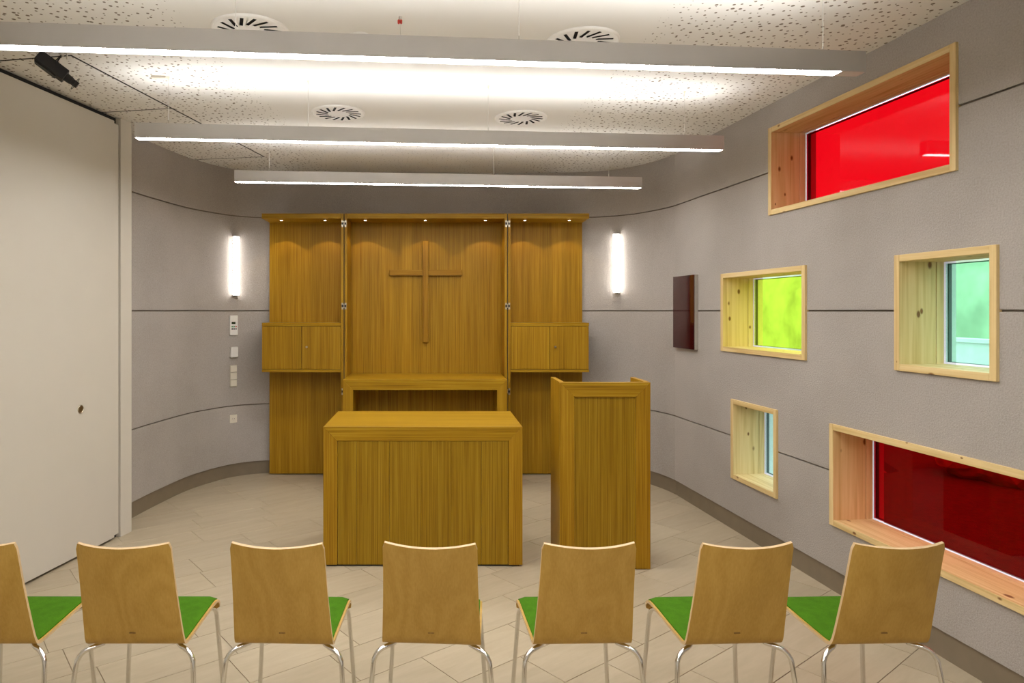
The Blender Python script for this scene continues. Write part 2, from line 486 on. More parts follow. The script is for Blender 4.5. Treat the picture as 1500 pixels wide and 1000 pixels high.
# ------------------------------------------------------------------ curved wall (left corner, back, right corner)
plan = [(-2.555, 5.40), (-2.540, 5.70), (-2.485, 6.14), (-2.395, 6.62), (-2.285, 6.90), (-2.165, 7.115), (-2.045, 7.235),
        (-1.915, 7.310), (-1.77, 7.348), (-1.40, 7.372), (-0.5, 7.38), (0.4, 7.38), (1.20, 7.372), (1.60, 7.335), (1.87, 7.24),
        (2.06, 7.07), (2.185, 6.86), (2.262, 6.66), (RW0-RWK*6.5, 6.5)]
curve = catmull([Vector((x, y, 0)) for x, y in plan], 5)
def offs(pts, d):
    out = []
    for i, p in enumerate(pts):
        t = (pts[min(i+1, len(pts)-1)] - pts[max(i-1, 0)]).normalized()
        out.append(p + Vector((-t.y, t.x, 0))*d)      # to the left of travel = away from the room
    return out
def sweep(mb, pts, d0, d1, z0, z1):
    A, B = offs(pts, d0), offs(pts, d1)
    n = len(pts); v = []
    for a, b in zip(A, B):
        v += [(a.x, a.y, z0), (a.x, a.y, z1), (b.x, b.y, z1), (b.x, b.y, z0)]
    f = [(0, 1, 2, 3), tuple(4*(n-1)+k for k in (3, 2, 1, 0))]
    for i in range(n-1):
        for k in range(4):
            f.append((4*i+k, 4*i+(k+1) % 4, 4*i+4+(k+1) % 4, 4*i+4+k))
    mb.add(v, f); return mb
GR = 0.0055
BANDS = [(0.140, 0.75-GR), (0.75+GR, 1.75-GR), (1.75+GR, 2.75-GR), (2.75+GR, CEIL+0.001)]
wb = sweep(MB(), curve, 0.014, 0.22, -0.05, CEIL+0.001).build('wall_back', M['groove'], smooth=True)
tag(wb, 'grey textured back wall curving round into both side walls', 'wall', kind='structure')
for z0, z1 in BANDS:
    sweep(MB(), curve, 0.0, 0.0135, z0, z1).build('wall_panel', M['wall'], wb, bevel=0.0, smooth=True)
bb = sweep(MB(), curve, 0.0125, 0.016, 0.0, 0.142).build('baseboard_back', M['skirt'], None, smooth=True)
tag(bb, 'taupe recessed skirting along the curved back wall', 'skirting', kind='structure')

def on_curve(u):
    """point and inward normal of the curved wall where X/Y = u"""
    for a, b in zip(curve, curve[1:]):
        ra, rb = a.x/a.y, b.x/b.y
        if (ra-u)*(rb-u) <= 0:
            k = (u-ra)/(rb-ra); p = a.lerp(b, k); t = (b-a).normalized()
            return p, Vector((t.y, -t.x, 0))
    raise ValueError(u)

# ------------------------------------------------------------------ right wall with five window openings
# (near Y, far Y, bottom, top)
WIN = [(3.338, 4.932, 2.437, 3.065), (4.510, 5.612, 1.421, 2.052), (3.119, 3.735, 1.425, 2.053), (4.833, 5.452, 0.417, 1.048), (2.670, 4.269, 0.417, 1.047)]
OPEN = [(rw_s(a), rw_s(b), c, d) for a, b, c, d in WIN]
S_NEAR, S_FAR = -2.0, rw_s(6.5)
def cells(mb, s0, s1, z0, z1, y0, y1):
    xs = sorted({s0, s1} | {v for o in OPEN for v in o[:2] if s0 < v < s1})
    zs = sorted({z0, z1} | {v for o in OPEN for v in o[2:] if z0 < v < z1})
    full = lambda i, k: 0 <= i < len(xs)-1 and 0 <= k < len(zs)-1 and not any(
        o[0]-1e-6 < (xs[i]+xs[i+1])/2 < o[1] and o[2] < (zs[k]+zs[k+1])/2 < o[3] for o in OPEN)
    for i in range(len(xs)-1):
        for k in range(len(zs)-1):
            if not full(i, k): continue
            a, b, c, d = xs[i], xs[i+1], zs[k], zs[k+1]
            v = [(a,y0,c),(b,y0,c),(b,y0,d),(a,y0,d),(a,y1,c),(b,y1,c),(b,y1,d),(a,y1,d)]
            f = [(0,1,2,3),(7,6,5,4)]
            if not full(i, k-1): f.append((0,4,5,1))
            if not full(i+1, k): f.append((1,5,6,2))
            if not full(i, k+1): f.append((2,6,7,3))
            if not full(i-1, k): f.append((3,7,4,0))
            mb.add(v, f)
    return mb
core = cells(MB(), S_NEAR, S_FAR, -0.3, CEIL+0.001, -0.35, -0.014)
wr = core.build('wall_right', [M['groove'], M['plaster']])
for p in wr.data.polygons:                      # outer face and outer reveals are plastered
    if p.center.y < -0.1: p.material_index = 1
wr.location = (RW0, 0, 0); wr.rotation_euler = (0, 0, RWA)
tag(wr, 'grey textured straight wall on the right with five deep coloured windows', 'wall', kind='structure')
for z0, z1 in BANDS:
    cells(MB(), S_NEAR, S_FAR, z0, z1, -0.0135, 0.0).build('wall_panel', M['wall'], wr)
br = MB().box(S_NEAR, S_FAR, -0.016, -0.0125, 0.0, 0.142).build('baseboard_right', M['skirt'])
br.location = wr.location; br.rotation_euler = wr.rotation_euler
tag(br, 'taupe recessed skirting under the coloured windows', 'skirting', kind='structure')

BT, PROUD, BD = 0.037, 0.016, -0.200
def window(name, o, gm, label):
    s0, s1, z0, z1 = o
    sc = (s0+s1)/2
    e = empty(name, (RW0 + math.cos(RWA)*sc, math.sin(RWA)*sc, z0), RWA)
    tag(e, label, 'window', kind='structure')
    h, H = (s1-s0)/2, z1-z0
    b = 0.0018
    MB().box(-h, -h+BT, BD, PROUD, 0, H).build('side_board', M['spruce_v'], e, b)
    MB().box(h-BT, h, BD, PROUD, 0, H).build('side_board', M['spruce_v'], e, b)
    MB().box(-h+BT, h-BT, BD, PROUD-0.001, 0, BT).build('sill_board', M['spruce_h'], e, b)
    MB().box(-h+BT, h-BT, BD, PROUD-0.001, H-BT, H).build('head_board', M['spruce_h'], e, b)
    y0, y1 = -0.246, BD-0.0025
    for nm, x0, x1, c0, c1, mt in (('sash_strip', -h, -h+BT, 0, H, 'spruce_v'), ('sash_strip', h-BT, h, 0, H, 'spruce_v'),
                                   ('sash_strip', -h+BT, h-BT, 0, BT, 'spruce_h'), ('sash_strip', -h+BT, h-BT, H-BT, H, 'spruce_h')):
        MB().box(x0, x1, y0, y1, c0, c1).build(nm, M[mt], e, 0.001)
    i, w = BT, 0.010                              # the coloured film stops short of the edge: a clear rim lets daylight in
    MB().box(-h+i+w, h-i-w, -0.257, -0.247, i+w, H-i-w).build('pane', M[gm], e)
    for x0, x1, c0, c1 in ((-h+0.002, -h+i+w, 0.002, H-0.002), (h-i-w, h-0.002, 0.002, H-0.002), (-h+i+w, h-i-w, 0.002, i+w), (-h+i+w, h-i-w, H-i-w, H-0.002)):
        MB().box(x0, x1, -0.257, -0.247, c0, c1).build('clear_rim', M['g_clr'], e)
    fr = MB(); q = i+w+0.008                      # dark outer glazing bead
    for x0, x1, c0, c1 in ((-h+i+w, -h+q, i+w, H-i-w), (h-q, h-i-w, i+w, H-i-w), (-h+q, h-q, i+w, i+w+0.002), (-h+q, h-q, H-i-w-0.004, H-i-w)):
        fr.box(x0, x1, -0.275, -0.2575, c0, c1)
    fr.build('outer_bead', M['bead'], e)
    return e
window('window_1', OPEN[0], 'g_red', 'long bright red window high up under the ceiling in a pine box frame')
window('window_2', OPEN[1], 'g_yel', 'yellow-green window in a pine box frame beside the dark red panel')
window('window_3', OPEN[2], 'g_min', 'square mint-tinted window in a pine box frame showing greenery outside')
window('window_4', OPEN[3], 'g_cya', 'small cyan window low down in a pine box frame behind the lectern')
window('window_5', OPEN[4], 'g_red', 'long dark red window low on the wall beside the rightmost chair')

# ------------------------------------------------------------------ left partition, jamb, rear wall
wl = MB().box(-2.2, 5.40, 0.011, 0.20, -0.02, CEIL+0.001).build('wall_left', M['black'])
wl.location = (LP0, 0, 0); wl.rotation_euler = (0, 0, LPA)
tag(wl, 'plain cream folding partition wall with a small round flush handle', 'wall', kind='structure')
MB().box(-2.2, 5.303, -0.028, 0.010, 0.020, CEIL-0.040).build('partition_leaf', M['white_leaf'], wl, 0.002)
MB().box(5.303, 5.357, -0.024, 0.010, 0.036, CEIL-0.058).build('end_sleeve', M['white_leaf'], wl)
hs = rw = 4.848*LPS
hd = MB().lathe([(0.031, 0.0), (0.031, 0.004), (0.027, 0.006), (0.024, 0.002), (0.0005, 0.0015)], (hs, -0.028, 1.052), (0, -1, 0), 28).build('flush_handle', M['brass'], wl, smooth=True)
hd['label'] = 'round metal flush handle'
tj = MB().box(5.374, 5.512, -0.032, 0.34, 0.0, CEIL+0.001).build('trim_1', M['white_leaf'], None, 0.002)
tj.location = wl.location; tj.rotation_euler = wl.rotation_euler
tag(tj, 'cream full-height jamb post where the partition meets the curved wall', 'door jamb', kind='structure')
wq = MB().box(-4.3, 3.3, -1.95, -1.75, -0.05, CEIL+0.001).build('wall_rear', M['plaster'])
tag(wq, 'white plaster wall behind the rows of seats', 'wall', kind='structure')

# ------------------------------------------------------------------ pendant luminaires
LA = math.atan(RWK)
LZ0, LZ1, LW = 2.840, 2.935, 0.065
def luminaire(xl, xr, yl, label, wires, cap_r=0.006, cable_x=None):
    """front face from (xl, yl) towards the right; slightly turned like the right wall's normal"""
    L = (xr-xl)/math.cos(LA)
    e = empty('pendant_luminaire', (xl - math.sin(LA)*LW/2, yl + math.cos(LA)*LW/2, LZ0), LA)
    tag(e, label, 'ceiling lamp', 'linear pendant luminaires')
    H, h = LZ1-LZ0, LW/2
    mb = MB()
    mb.box(0, L, -h, -h+0.003, 0, H).box(0, L, h-0.003, h, 0, H).box(0, 0.004, -h+0.003, h-0.003, 0, H).box(L-cap_r, L, -h+0.003, h-0.003, 0, H)
    mb.box(0.004, L-cap_r, -h+0.003, h-0.003, 0.040, 0.050)
    mb.build('housing', M['alu'], e)
    half = (L-cap_r+0.004)/2
    for a, b in ((0.005, half-0.002), (half+0.002, L-cap_r-0.001)):
        MB().box(a, b, -h+0.0035, h-0.0035, 0.0015, 0.0045).build('lower_diffuser', M['down'], e)
        MB().box(a, b, -h+0.0035, h-0.0035, H-0.004, H-0.001).build('upper_diffuser', M['up'], e)
    MB().box(half-0.002, half+0.002, -h+0.0035, h-0.0035, 0.0015, 0.006).build('diffuser_joint', M['white'], e)
    for wx in wires:
        s = (wx-xl)/math.cos(LA)
        top = CEIL-LZ0
        MB().cyl((s, 0, H-0.01), (s, 0, top), 0.0013, n=8).build('suspension_wire', M['steel'], e)
        f = MB().box(s-0.02, s+0.02, -0.012, 0.012, H-0.004, H+0.002)
        f.cyl((s, 0, H), (s, 0, H+0.028), 0.0045, 0.003, 10)
        f.build('wire_clamp', M['chrome'], e)
        MB().lathe([(0.009, 0), (0.009, -0.008), (0.004, -0.018), (0.0015, -0.03)], (s, 0, top), (0, 0, 1), 12).build('ceiling_anchor', M['cream'], e)
    if cable_x is not None:
        s = (cable_x-xl)/math.cos(LA)
        MB().box(s-0.105, s-0.012, -0.018, 0.018, top-0.016, top).build('ceiling_rose', M['cream'], e, 0.003)
    return e
luminaire(-1.885, 1.975, 2.788, 'nearest and longest-looking linear pendant lamp at the top of the view', (-0.84, 0.38, 1.79), cap_r=0.115)
luminaire(-1.883, 1.968, 4.296, 'middle one of the three linear pendant lamps, hung by four wires', (-1.684, -0.808, 0.365, 1.707), cable_x=-1.684)
luminaire(-1.680, 1.851, 5.755, 'farthest and shortest linear pendant lamp just above the altarpiece', (-1.395, 0.53, 1.56))
luminaire(-1.885, 1.975, 1.250, 'linear pendant lamp above the seats, added out of view to light the chair backs', (-1.684, 0.0, 1.70))  # unseen lamp, added to light the chair backs from behind

luminaire(-1.885, 1.975, -0.230, 'linear pendant lamp furthest behind the seats, added out of view for more light on the chair backs', (-1.684, 0.0, 1.70))  # another unseen lamp, added to brighten the chair backs

# ------------------------------------------------------------------ ceiling air outlets
def air_outlet(x, y, label):
    e = empty('ceiling_air_outlet', (x, y, CEIL), LA)
    tag(e, label, 'air vent', 'round swirl air outlets in the ceiling')
    R, r0, n = 0.188, 0.060, 16
    MB().lathe([(0.202, 0.0), (0.202, -0.004), (0.198, -0.010), (0.192, -0.013), (R, -0.011), (R, 0.0)], (0, 0, 0), (0, 0, 1), 48).build('rim', M['white'], e, smooth=True)
    pl = MB(); z = -0.011; K = 6
    slots = []; rm, hl, hw, tilt = 0.124, 0.047, 0.0092, 0.42
    ca_, sa_ = math.cos(tilt), math.sin(tilt)
    di = math.atan2(hl*sa_, rm-hl*ca_); do = math.atan2(hl*sa_, rm+hl*ca_)
    for i in range(n):
        t0, t1 = 2*math.pi*i/n, 2*math.pi*(i+1)/n
        tm = (t0+t1)/2; d = Vector((math.cos(tm+tilt), math.sin(tm+tilt), 0)); q = Vector((-d.y, d.x, 0))
        c = Vector((math.cos(tm), math.sin(tm), 0))*rm
        cor = [c - d*hl - q*hw, c + d*hl - q*hw, c + d*hl + q*hw, c - d*hl + q*hw]
        outer = [Vector((math.cos(do+t0+(t1-t0)*k/K)*R, math.sin(do+t0+(t1-t0)*k/K)*R, 0)) for k in range(K+1)]
        inner = [Vector((math.cos(t-di)*r0, math.sin(t-di)*r0, 0)) for t in (t0, t1)]
        v = [(p.x, p.y, z) for p in cor + outer + inner]; o0, n0 = 4, 4+K+1
        f = [(n0, o0, 1, 0), (o0+K, n0+1, 3, 2), (n0+1, n0, 0, 3), (1,) + tuple(range(o0, o0+K+1)) + (2,)]
        pl.add(v, f)
        slots.append(cor)
    ring = [(math.cos(2*math.pi*i/n-di)*r0, math.sin(2*math.pi*i/n-di)*r0, z) for i in range(n)]
    pl.add(ring, [list(range(n))])
    pl.build('face_plate', M['white'], e)
    MB().cyl((0, 0, -0.002), (0, 0, -0.0005), R, n=48).build('plenum', M['dark'], e)
    for cor in slots:
        v = [(p.x, p.y, z) for p in cor] + [(p.x, p.y, -0.003) for p in cor]
        MB().add(v, [(0,1,5,4), (1,2,6,5), (2,3,7,6), (3,0,4,7), (4,5,6,7)]).build('slot', M['dark'], e)
    return e
air_outlet(-0.970, 3.62, 'round ceiling air vent half hidden by the nearest lamp, left of the room')
air_outlet(0.823, 3.776, 'round ceiling air vent half hidden by the nearest lamp, right of the room')
air_outlet(-0.714, 5.138, 'fully visible round ceiling air vent above the middle lamp, left one')
air_outlet(0.674, 5.265, 'fully visible round ceiling air vent above the middle lamp, right one')

e = empty('smoke_detector', (-0.398, 3.70, CEIL))
tag(e, 'small white domed smoke detector on the ceiling peeping over the nearest lamp', 'smoke detector')
MB().lathe([(0.055, 0.0), (0.055, -0.010), (0.052, -0.014)], (0, 0, 0), (0, 0, 1), 28).build('base', M['white'], e, smooth=True)
MB().lathe([(0.046, -0.0145), (0.044, -0.026), (0.034, -0.036), (0.016, -0.040), (0.001, -0.041)], (0, 0, 0), (0, 0, 1), 28).build('dome', M['white'], e, smooth=True)

e = empty('ceiling_fitting', (-0.170, 3.46, CEIL))
tag(e, 'tiny red-bulbed fitting hanging from the ceiling above the nearest lamp', 'ceiling fitting')
MB().cyl((0, 0, 0), (0, 0, -0.016), 0.006, n=10).cyl((0.008, 0, 0), (0.008, 0, -0.012), 0.002, n=8).build('bracket', M['steel'], e)
for sx in (-0.006, 0.006):
    MB().lathe([(0.002, -0.014), (0.006, -0.018), (0.006, -0.034), (0.002, -0.038)], (sx, 0, 0), (0, 0, 1), 10).build('red_bulb', M['red_key'], e, smooth=True)
MB().cyl((0.004, 0, -0.037), (0.002, 0, -0.10), 0.0012, n=6).build('wire', M['steel'], e)

# ------------------------------------------------------------------ black spotlight by the partition
e = empty('spotlight', (-2.165, 3.95, CEIL))
tag(e, 'black stage spotlight clamped to the ceiling beside the partition', 'spotlight')
e.scale = (0.74, 0.74, 0.74)
ax = Vector((0.60, 0.35, -0.47)).normalized(); sd = ax.cross(Vector((0, 0, 1))).normalized(); up = sd.cross(ax).normalized()
c0 = Vector((-0.03, 0.0, -0.125))
MB().obox(c0 - ax*0.03, (ax, sd, up), (0.115, 0.050, 0.046)).obox(c0 - ax*0.05 - up*0.044, (ax, sd, up), (0.085, 0.034, 0.014)).build('housing', M['blackmetal'], e, 0.004)
MB().cyl(c0 + ax*0.084, c0 + ax*0.135, 0.034, 0.030, 20).cyl(c0 + ax*0.135, c0 + ax*0.185, 0.026, 0.026, 20).build('lens_tube', M['blackmetal'], e, smooth=True)
MB().cyl(c0 + ax*0.1855, c0 + ax*0.187, 0.022, n=20).build('lens', M['lens'], e)
rg = [c0 + ax*0.165 + sd*(0.052*math.cos(t)) + up*(0.052*math.sin(t)) for t in [2*math.pi*k/28 for k in range(29)]]
MB().tube(rg, 0.0026, 6).build('safety_ring', M['blackmetal'], e)
MB().obox(c0 - ax*0.06 - sd*0.043 - up*0.02, (ax, sd, up), (0.018, 0.003, 0.012)).build('rating_plate', M['cream'], e)
MB().obox(c0 - ax*0.115 - sd*0.043 + up*0.004, (ax, sd, up), (0.014, 0.003, 0.010)).build('rating_plate', M['cream'], e)
MB().tube([c0 + sd*0.044, c0 + sd*0.05 + Vector((0, 0, 0.05)), Vector((0.02, 0, -0.012)), c0 - sd*0.05 + Vector((0, 0, 0.05)), c0 - sd*0.044], 0.005, 8).build('yoke', M['blackmetal'], e)
MB().cyl((0.02, 0, 0), (0.02, 0, -0.02), 0.016, n=14).cyl((0.055, 0.01, 0), (0.055, 0.01, -0.045), 0.007, n=10).build('ceiling_clamp', M['steel'], e)

# ------------------------------------------------------------------ wall lamps
def wall_lamp(u, z0, z1, label):
    p, n = on_curve(u)
    ang = math.atan2(n.y, n.x) + math.pi/2       # local -y points into the room
    e = empty('wall_lamp', (p.x, p.y, z0), ang)
    tag(e, label, 'wall lamp', 'upright tube lamps on the wall')
    H = z1-z0
    MB().box(-0.022, 0.022, -0.016, -0.001, 0.012, H-0.012).build('back_plate', M['white'], e, 0.002)
    MB().box(-0.028, 0.028, -0.058, -0.0165, 0.006, H-0.006).build('diffuser', M['sconce'], e, 0.006, seg=3)
    for a, b in ((0, 0.0055), (H-0.0055, H)):
        MB().box(-0.028, 0.028, -0.058, -0.002, a, b).build('end_cap', M['white'], e, 0.0015)
wall_lamp((343.5-PX)/1000, 1.907, 2.533, 'glowing white tube lamp on the wall left of the altarpiece')
wall_lamp((905-PX)/1000, 1.935, 2.560, 'glowing white tube lamp on the wall right of the altarpiece')

# ------------------------------------------------------------------ control plates on the left curve
pc, nc = on_curve((341.5-PX)/1000)
cang = math.atan2(nc.y, nc.x) + math.pi/2
def plate(name, z, label, cat):
    e = empty(name, (pc.x, pc.y, z), cang); tag(e, label, cat); return e
e = plate('control_panel', 1.493, 'white wall controller with a black display and coloured keys, topmost of the wall devices', 'controller')
MB().box(-0.044, 0.044, -0.020, -0.001, 0, 0.208).build('body', M['white'], e, 0.003)
MB().box(-0.028, 0.016, -0.0215, -0.0195, 0.118, 0.140).build('display', M['lcd'], e)
for x, z, w, mt in ((-0.019, 0.090, 0.012, 'green_key'), (0.002, 0.090, 0.012, 'green_key'), (0.024, 0.090, 0.010, 'red_key'), (-0.019, 0.066, 0.012, 'dark_key'), (0.002, 0.066, 0.012, 'dark_key'), (0.024, 0.066, 0.010, 'dark_key')):
    MB().box(x-w/2-0.003, x+w/2, -0.022, -0.0195, z-0.007, z+0.008).build('key', M[mt], e)
e = plate('room_sensor', 1.260, 'small white box with rounded top below the wall controller', 'sensor')
MB().box(-0.042, 0.042, -0.036, -0.001, 0, 0.112).build('cover', M['white'], e, 0.008, seg=3)
MB().box(-0.038, 0.038, -0.001, 0.0, 0.004, 0.108).build('base', M['grey_edge'], e)
e = plate('switch_plate', 0.949, 'tall cream three-gang switch plate above the wall groove', 'light switch')
MB().box(-0.041, 0.041, -0.008, -0.001, 0, 0.232).build('frame', M['cream_dark'], e, 0.002)
for z0, z1 in ((0.008, 0.074), (0.082, 0.150), (0.160, 0.224)):
    MB().box(-0.034, 0.034, -0.017, -0.0075, z0, z1).build('rocker', M['cream'], e, 0.002)
e = plate('wall_socket', 0.573, 'single square cream power socket below the lower wall groove', 'socket')
MB().box(-0.042, 0.042, -0.009, -0.001, 0, 0.086).build('frame', M['cream'], e, 0.002)
MB().lathe([(0.022, 0.009), (0.022, 0.0115), (0.019, 0.0115), (0.018, 0.0095), (0.0005, 0.0095)], (0, 0, 0.043), (0, -1, 0), 24).build('insert', M['cream'], e, smooth=True)
for sx in (-0.0095, 0.0095):
    MB().cyl((sx, -0.0094, 0.043), (sx, -0.0102, 0.043), 0.0035, n=10).build('pin_hole', M['dark'], e)

# ------------------------------------------------------------------ dark red glass panel on the right wall
s0, s1 = rw_s(6.030), rw_s(6.452); sc = (s0+s1)/2; h = (s1-s0)/2
e = empty('glass_wall_panel', (RW0 + math.cos(RWA)*sc, math.sin(RWA)*sc, 1.405), RWA)
tag(e, 'glossy dark red glass panel hung upright beside the yellow window', 'wall panel')
MB().box(-h, h, 0.001, 0.032, 0, 0.665).build('backing', M['grey_edge'], e, 0.001)
MB().box(-h+0.001, h-0.001, 0.0325, 0.040, 0.001, 0.664).build('glass_face', M['redpanel'], e, 0.001)

# ------------------------------------------------------------------ joinery helpers
def u_frame(e, x0, x1, y0, y1, z0, z1, t):
    """mitred waterfall frame: top slab and two sides, local coordinates"""
    b = 0.0016
    MB().prism_y([(x0, z1), (x0+t, z1-t), (x1-t, z1-t), (x1, z1)][::-1], y0, y1).build('top', M['oak_h'], e, b)
    MB().prism_y([(x0, z0), (x0+t, z0), (x0+t, z1-t), (x0, z1)], y0, y1).build('side', M['oak_v'], e, b)
    MB().prism_y([(x1-t, z0), (x1, z0), (x1, z1), (x1-t, z1-t)], y0, y1).build('side', M['oak_v'], e, b)

# ------------------------------------------------------------------ altar
AX0, AX1, AY0, AY1, AZ = -0.754, 0.609, 4.667, 5.395, 0.957
e = empty('altar', ((AX0+AX1)/2, AY0, 0)); tag(e, 'solid oak altar block with mitred frame standing in the middle of the floor', 'altar')
w = (AX1-AX0)/2; D = AY1-AY0; T = 0.097
u_frame(e, -w, w, 0, D, 0.014, AZ, T)
seams = [-w+T+0.0022, -0.455, -0.228, -0.015, 0.190, 0.400, w-T-0.0022]
for a, b in zip(seams, seams[1:]):
    MB().box(a+0.0006, b-0.0006, 0.006, 0.022, 0.014, AZ-T-0.0025).build('plank', M['oak_p'], e, 0.0006)
MB().box(-w+T+0.001, w-T-0.001, 0.0225, D-0.01, 0.014, AZ-T-0.001).build('core', M['oak_vs'], e)
MB().box(-w+0.02, w-0.02, 0.02, D-0.02, 0.0, 0.0135).build('base_shade', M['black'], e)  # black slab put in as the shade under the altar

# ------------------------------------------------------------------ lectern
LX0, LX1, LY0, LY1, LZ = 0.854, 1.468, 4.617, 4.974, 1.266
e = empty('lectern', ((LX0+LX1)/2, LY0, 0)); tag(e, 'tall oak lectern with recessed front panel beside the altar', 'lectern')
w = (LX1-LX0)/2; D = LY1-LY0; t = 0.100; th = 0.036; b = 0.0016
MB().prism_y([(-w, LZ), (-w+t, LZ-t), (w-t, LZ-t), (w, LZ)][::-1], 0, th).build('top_rail', M['oak_h'], e, b)
MB().prism_y([(-w, 0.004), (-w+t, 0.004), (-w+t, LZ-t), (-w, LZ)], 0, th).build('stile', M['oak_v'], e, b)
MB().prism_y([(w-t, 0.004), (w, 0.004), (w, LZ), (w-t, LZ-t)], 0, th).build('stile', M['oak_v'], e, b)
MB().box(-w+t-0.004, w-t+0.004, 0.016, th-0.004, 0.004, LZ-t+0.004).build('front_panel', M['oak_p'], e)
for sx in (-1, 1):
    x0, x1 = (-w, -w+0.034) if sx < 0 else (w-0.034, w)
    MB().box(x0, x1, th+0.0005, D, 0.004, LZ+0.002).build('side_panel', M['oak_v'], e, b)
MB().obox((0, 0.19, 1.13), ((1, 0, 0), (0, 0.94, -0.34), (0, 0.34, 0.94)), (w-0.036, 0.145, 0.011)).build('reading_desk', M['oak_h'], e, b)
MB().box(-w+0.035, w-0.035, th+0.002, D-0.02, 0.62, 0.640).build('shelf', M['oak_h'], e, b)
MB().box(-w+0.03, w-0.03, 0.01, D-0.01, 0.0, 0.0035).build('base_shade', M['black'], e)  # black sheet put in as the shade under the lectern

# ------------------------------------------------------------------ altarpiece with two folding wings
YB, YF = 7.290, 6.960
XA, XB, XC, XD = -1.752, -0.912, 0.7565, 1.588
PT, ZT0, ZT1 = 0.018, 2.690, 2.742
e = empty('altarpiece', ((XB+XC)/2, YF, 0)); tag(e, 'tall oak altarpiece cabinet with open hinged wings against the back wall', 'altarpiece')
ox = (XB+XC)/2; dY = YB-YF
X = lambda x: x-ox
MB().box(X(-0.882), X(0.724), dY, dY+PT, 0.012, ZT0).build('back_panel', M['oak_vs'], e)
for x0, x1 in ((-0.9075, -0.882), (0.724, 0.7515)):
    MB().box(X(x0), X(x1), 0, dY+PT, 0.012, ZT1).build('side_panel', M['oak_v'], e, 0.0012)
MB().box(X(-0.8815), X(0.7235), 0, dY+PT, ZT0, ZT1).build('canopy', M['oak_h'], e, 0.0012)
def downlight(x, y, parent):
    MB().lathe([(0.021, 0.0), (0.021, -0.003), (0.016, -0.004), (0.015, -0.001)], (X(x), y, ZT0), (0, 0, 1), 20).build('downlight_ring', M['chrome'], parent, smooth=True)
    MB().lathe([(0.0145, -0.0012), (0.0145, -0.0030), (0.008, -0.006), (0.001, -0.007)], (X(x), y, ZT0), (0, 0, 1), 16).build('downlight_lens', M['spot'], parent, smooth=True)
    ld = bpy.data.lights.new('downlight_beam', 'SPOT'); ld.energy = SPOT_W; ld.color = (1.0, 0.74, 0.42)
    ld.spot_size = math.radians(98); ld.spot_blend = 0.12; ld.shadow_soft_size = 0.012
    lo = bpy.data.objects.new('downlight_beam', ld); COL.objects.link(lo)
    lo.parent = parent; lo.location = (X(x), y, ZT0-0.012)
for px in (535, 623, 711): downlight((px-PX)*0.00708, 0.125, e)
def wing(xo, xi, side):
    """xo outer edge, xi hinge edge"""
    x0, x1 = min(xo, xi), max(xo, xi)
    wp = MB().box(X(x0), X(x1), dY, dY+PT, 0.012, ZT0).build('wing', M['oak_vs'], e)
    wp['label'] = 'wing with a small two-door cupboard'
    s0, s1 = (xi-0.026, xi) if side < 0 else (xi, xi+0.026)
    MB().box(X(s0), X(s1), 0, dY-0.0005, 0.012, ZT1).build('hinge_stile', M['oak_v'], wp, 0.0012)
    c0, c1 = (x0, s0-0.0005) if side < 0 else (s1+0.0005, x1)
    MB().box(X(c0), X(c1), 0, dY+PT, ZT0+0.0005, ZT1).build('wing_canopy', M['oak_h'], wp, 0.0012)
    zb, zt, f = 1.123, 1.627, 0.008
    MB().box(X(c0), X(c1), f, dY-0.0005, zt-0.033, zt).build('cupboard_top', M['oak_h'], wp, 0.0012)
    MB().box(X(c0), X(c1), f, dY-0.0005, zb, zb+0.027).build('cupboard_bottom', M['oak_h'], wp, 0.0012)
    MB().box(X(c0), X(c1), f+0.024, dY-0.0005, zb+0.0275, zt-0.0335).build('cupboard_body', M['dark'], wp)
    o0, o1 = (c0, c0+0.018) if side < 0 else (c1-0.018, c1)
    MB().box(X(o0), X(o1), f+0.023, dY-0.0005, zb+0.0275, zt-0.0335).build('cupboard_side', M['oak_v'], wp)
    m = (c0+c1)/2; d = 0.0022
    for a, b_ in ((c0+0.001, m-d), (m+d, c1-0.003)):
        MB().box(X(a), X(b_), f+0.002, f+0.0225, zb+0.031, zt-0.037).build('cupboard_door', M['oak_vs'], wp, 0.001)
    MB().lathe([(0.010, 0.0), (0.010, 0.006), (0.007, 0.010), (0.011, 0.018), (0.009, 0.022), (0.001, 0.023)], (X(m+0.055), f+0.002, 1.381), (0, -1, 0), 18).build('cupboard_knob', M['brass'], wp, smooth=True)
    return wp
wL = wing(XA, -0.9165, -1)
wR = wing(XD, 0.7605, 1)
for px in (412, 476): downlight((px-PX)*0.00708, 0.125, wL)
for px in (769, 834): downlight((px-PX)*0.00708, 0.125, wR)
for xc in (-0.912, 0.756):                       # hinge leaves on the front edges
    for z in (2.64, 1.80, 0.93, 0.25):
        hb = MB().box(X(xc)-0.0245, X(xc)-0.006, -0.004, -0.0005, z-0.036, z+0.030).box(X(xc)+0.006, X(xc)+0.0245, -0.004, -0.0005, z-0.036, z+0.030)
        hb.cyl((X(xc), -0.005, z-0.020), (X(xc), -0.005, z+0.020), 0.006, n=12)
        hb.box(X(xc)-0.0235, X(xc)+0.0235, -0.006, -0.003, z-0.013, z+0.010, 1)
        hb.build('hinge', [M['brass'], M['blackmetal']], e)
    MB().box(X(xc)-0.004, X(xc)+0.004, 0.003, 0.05, 0.02, ZT1-0.004).build('hinge_gap_shade', M['black'], e)  # black filler painted as the shade between the hinged edges

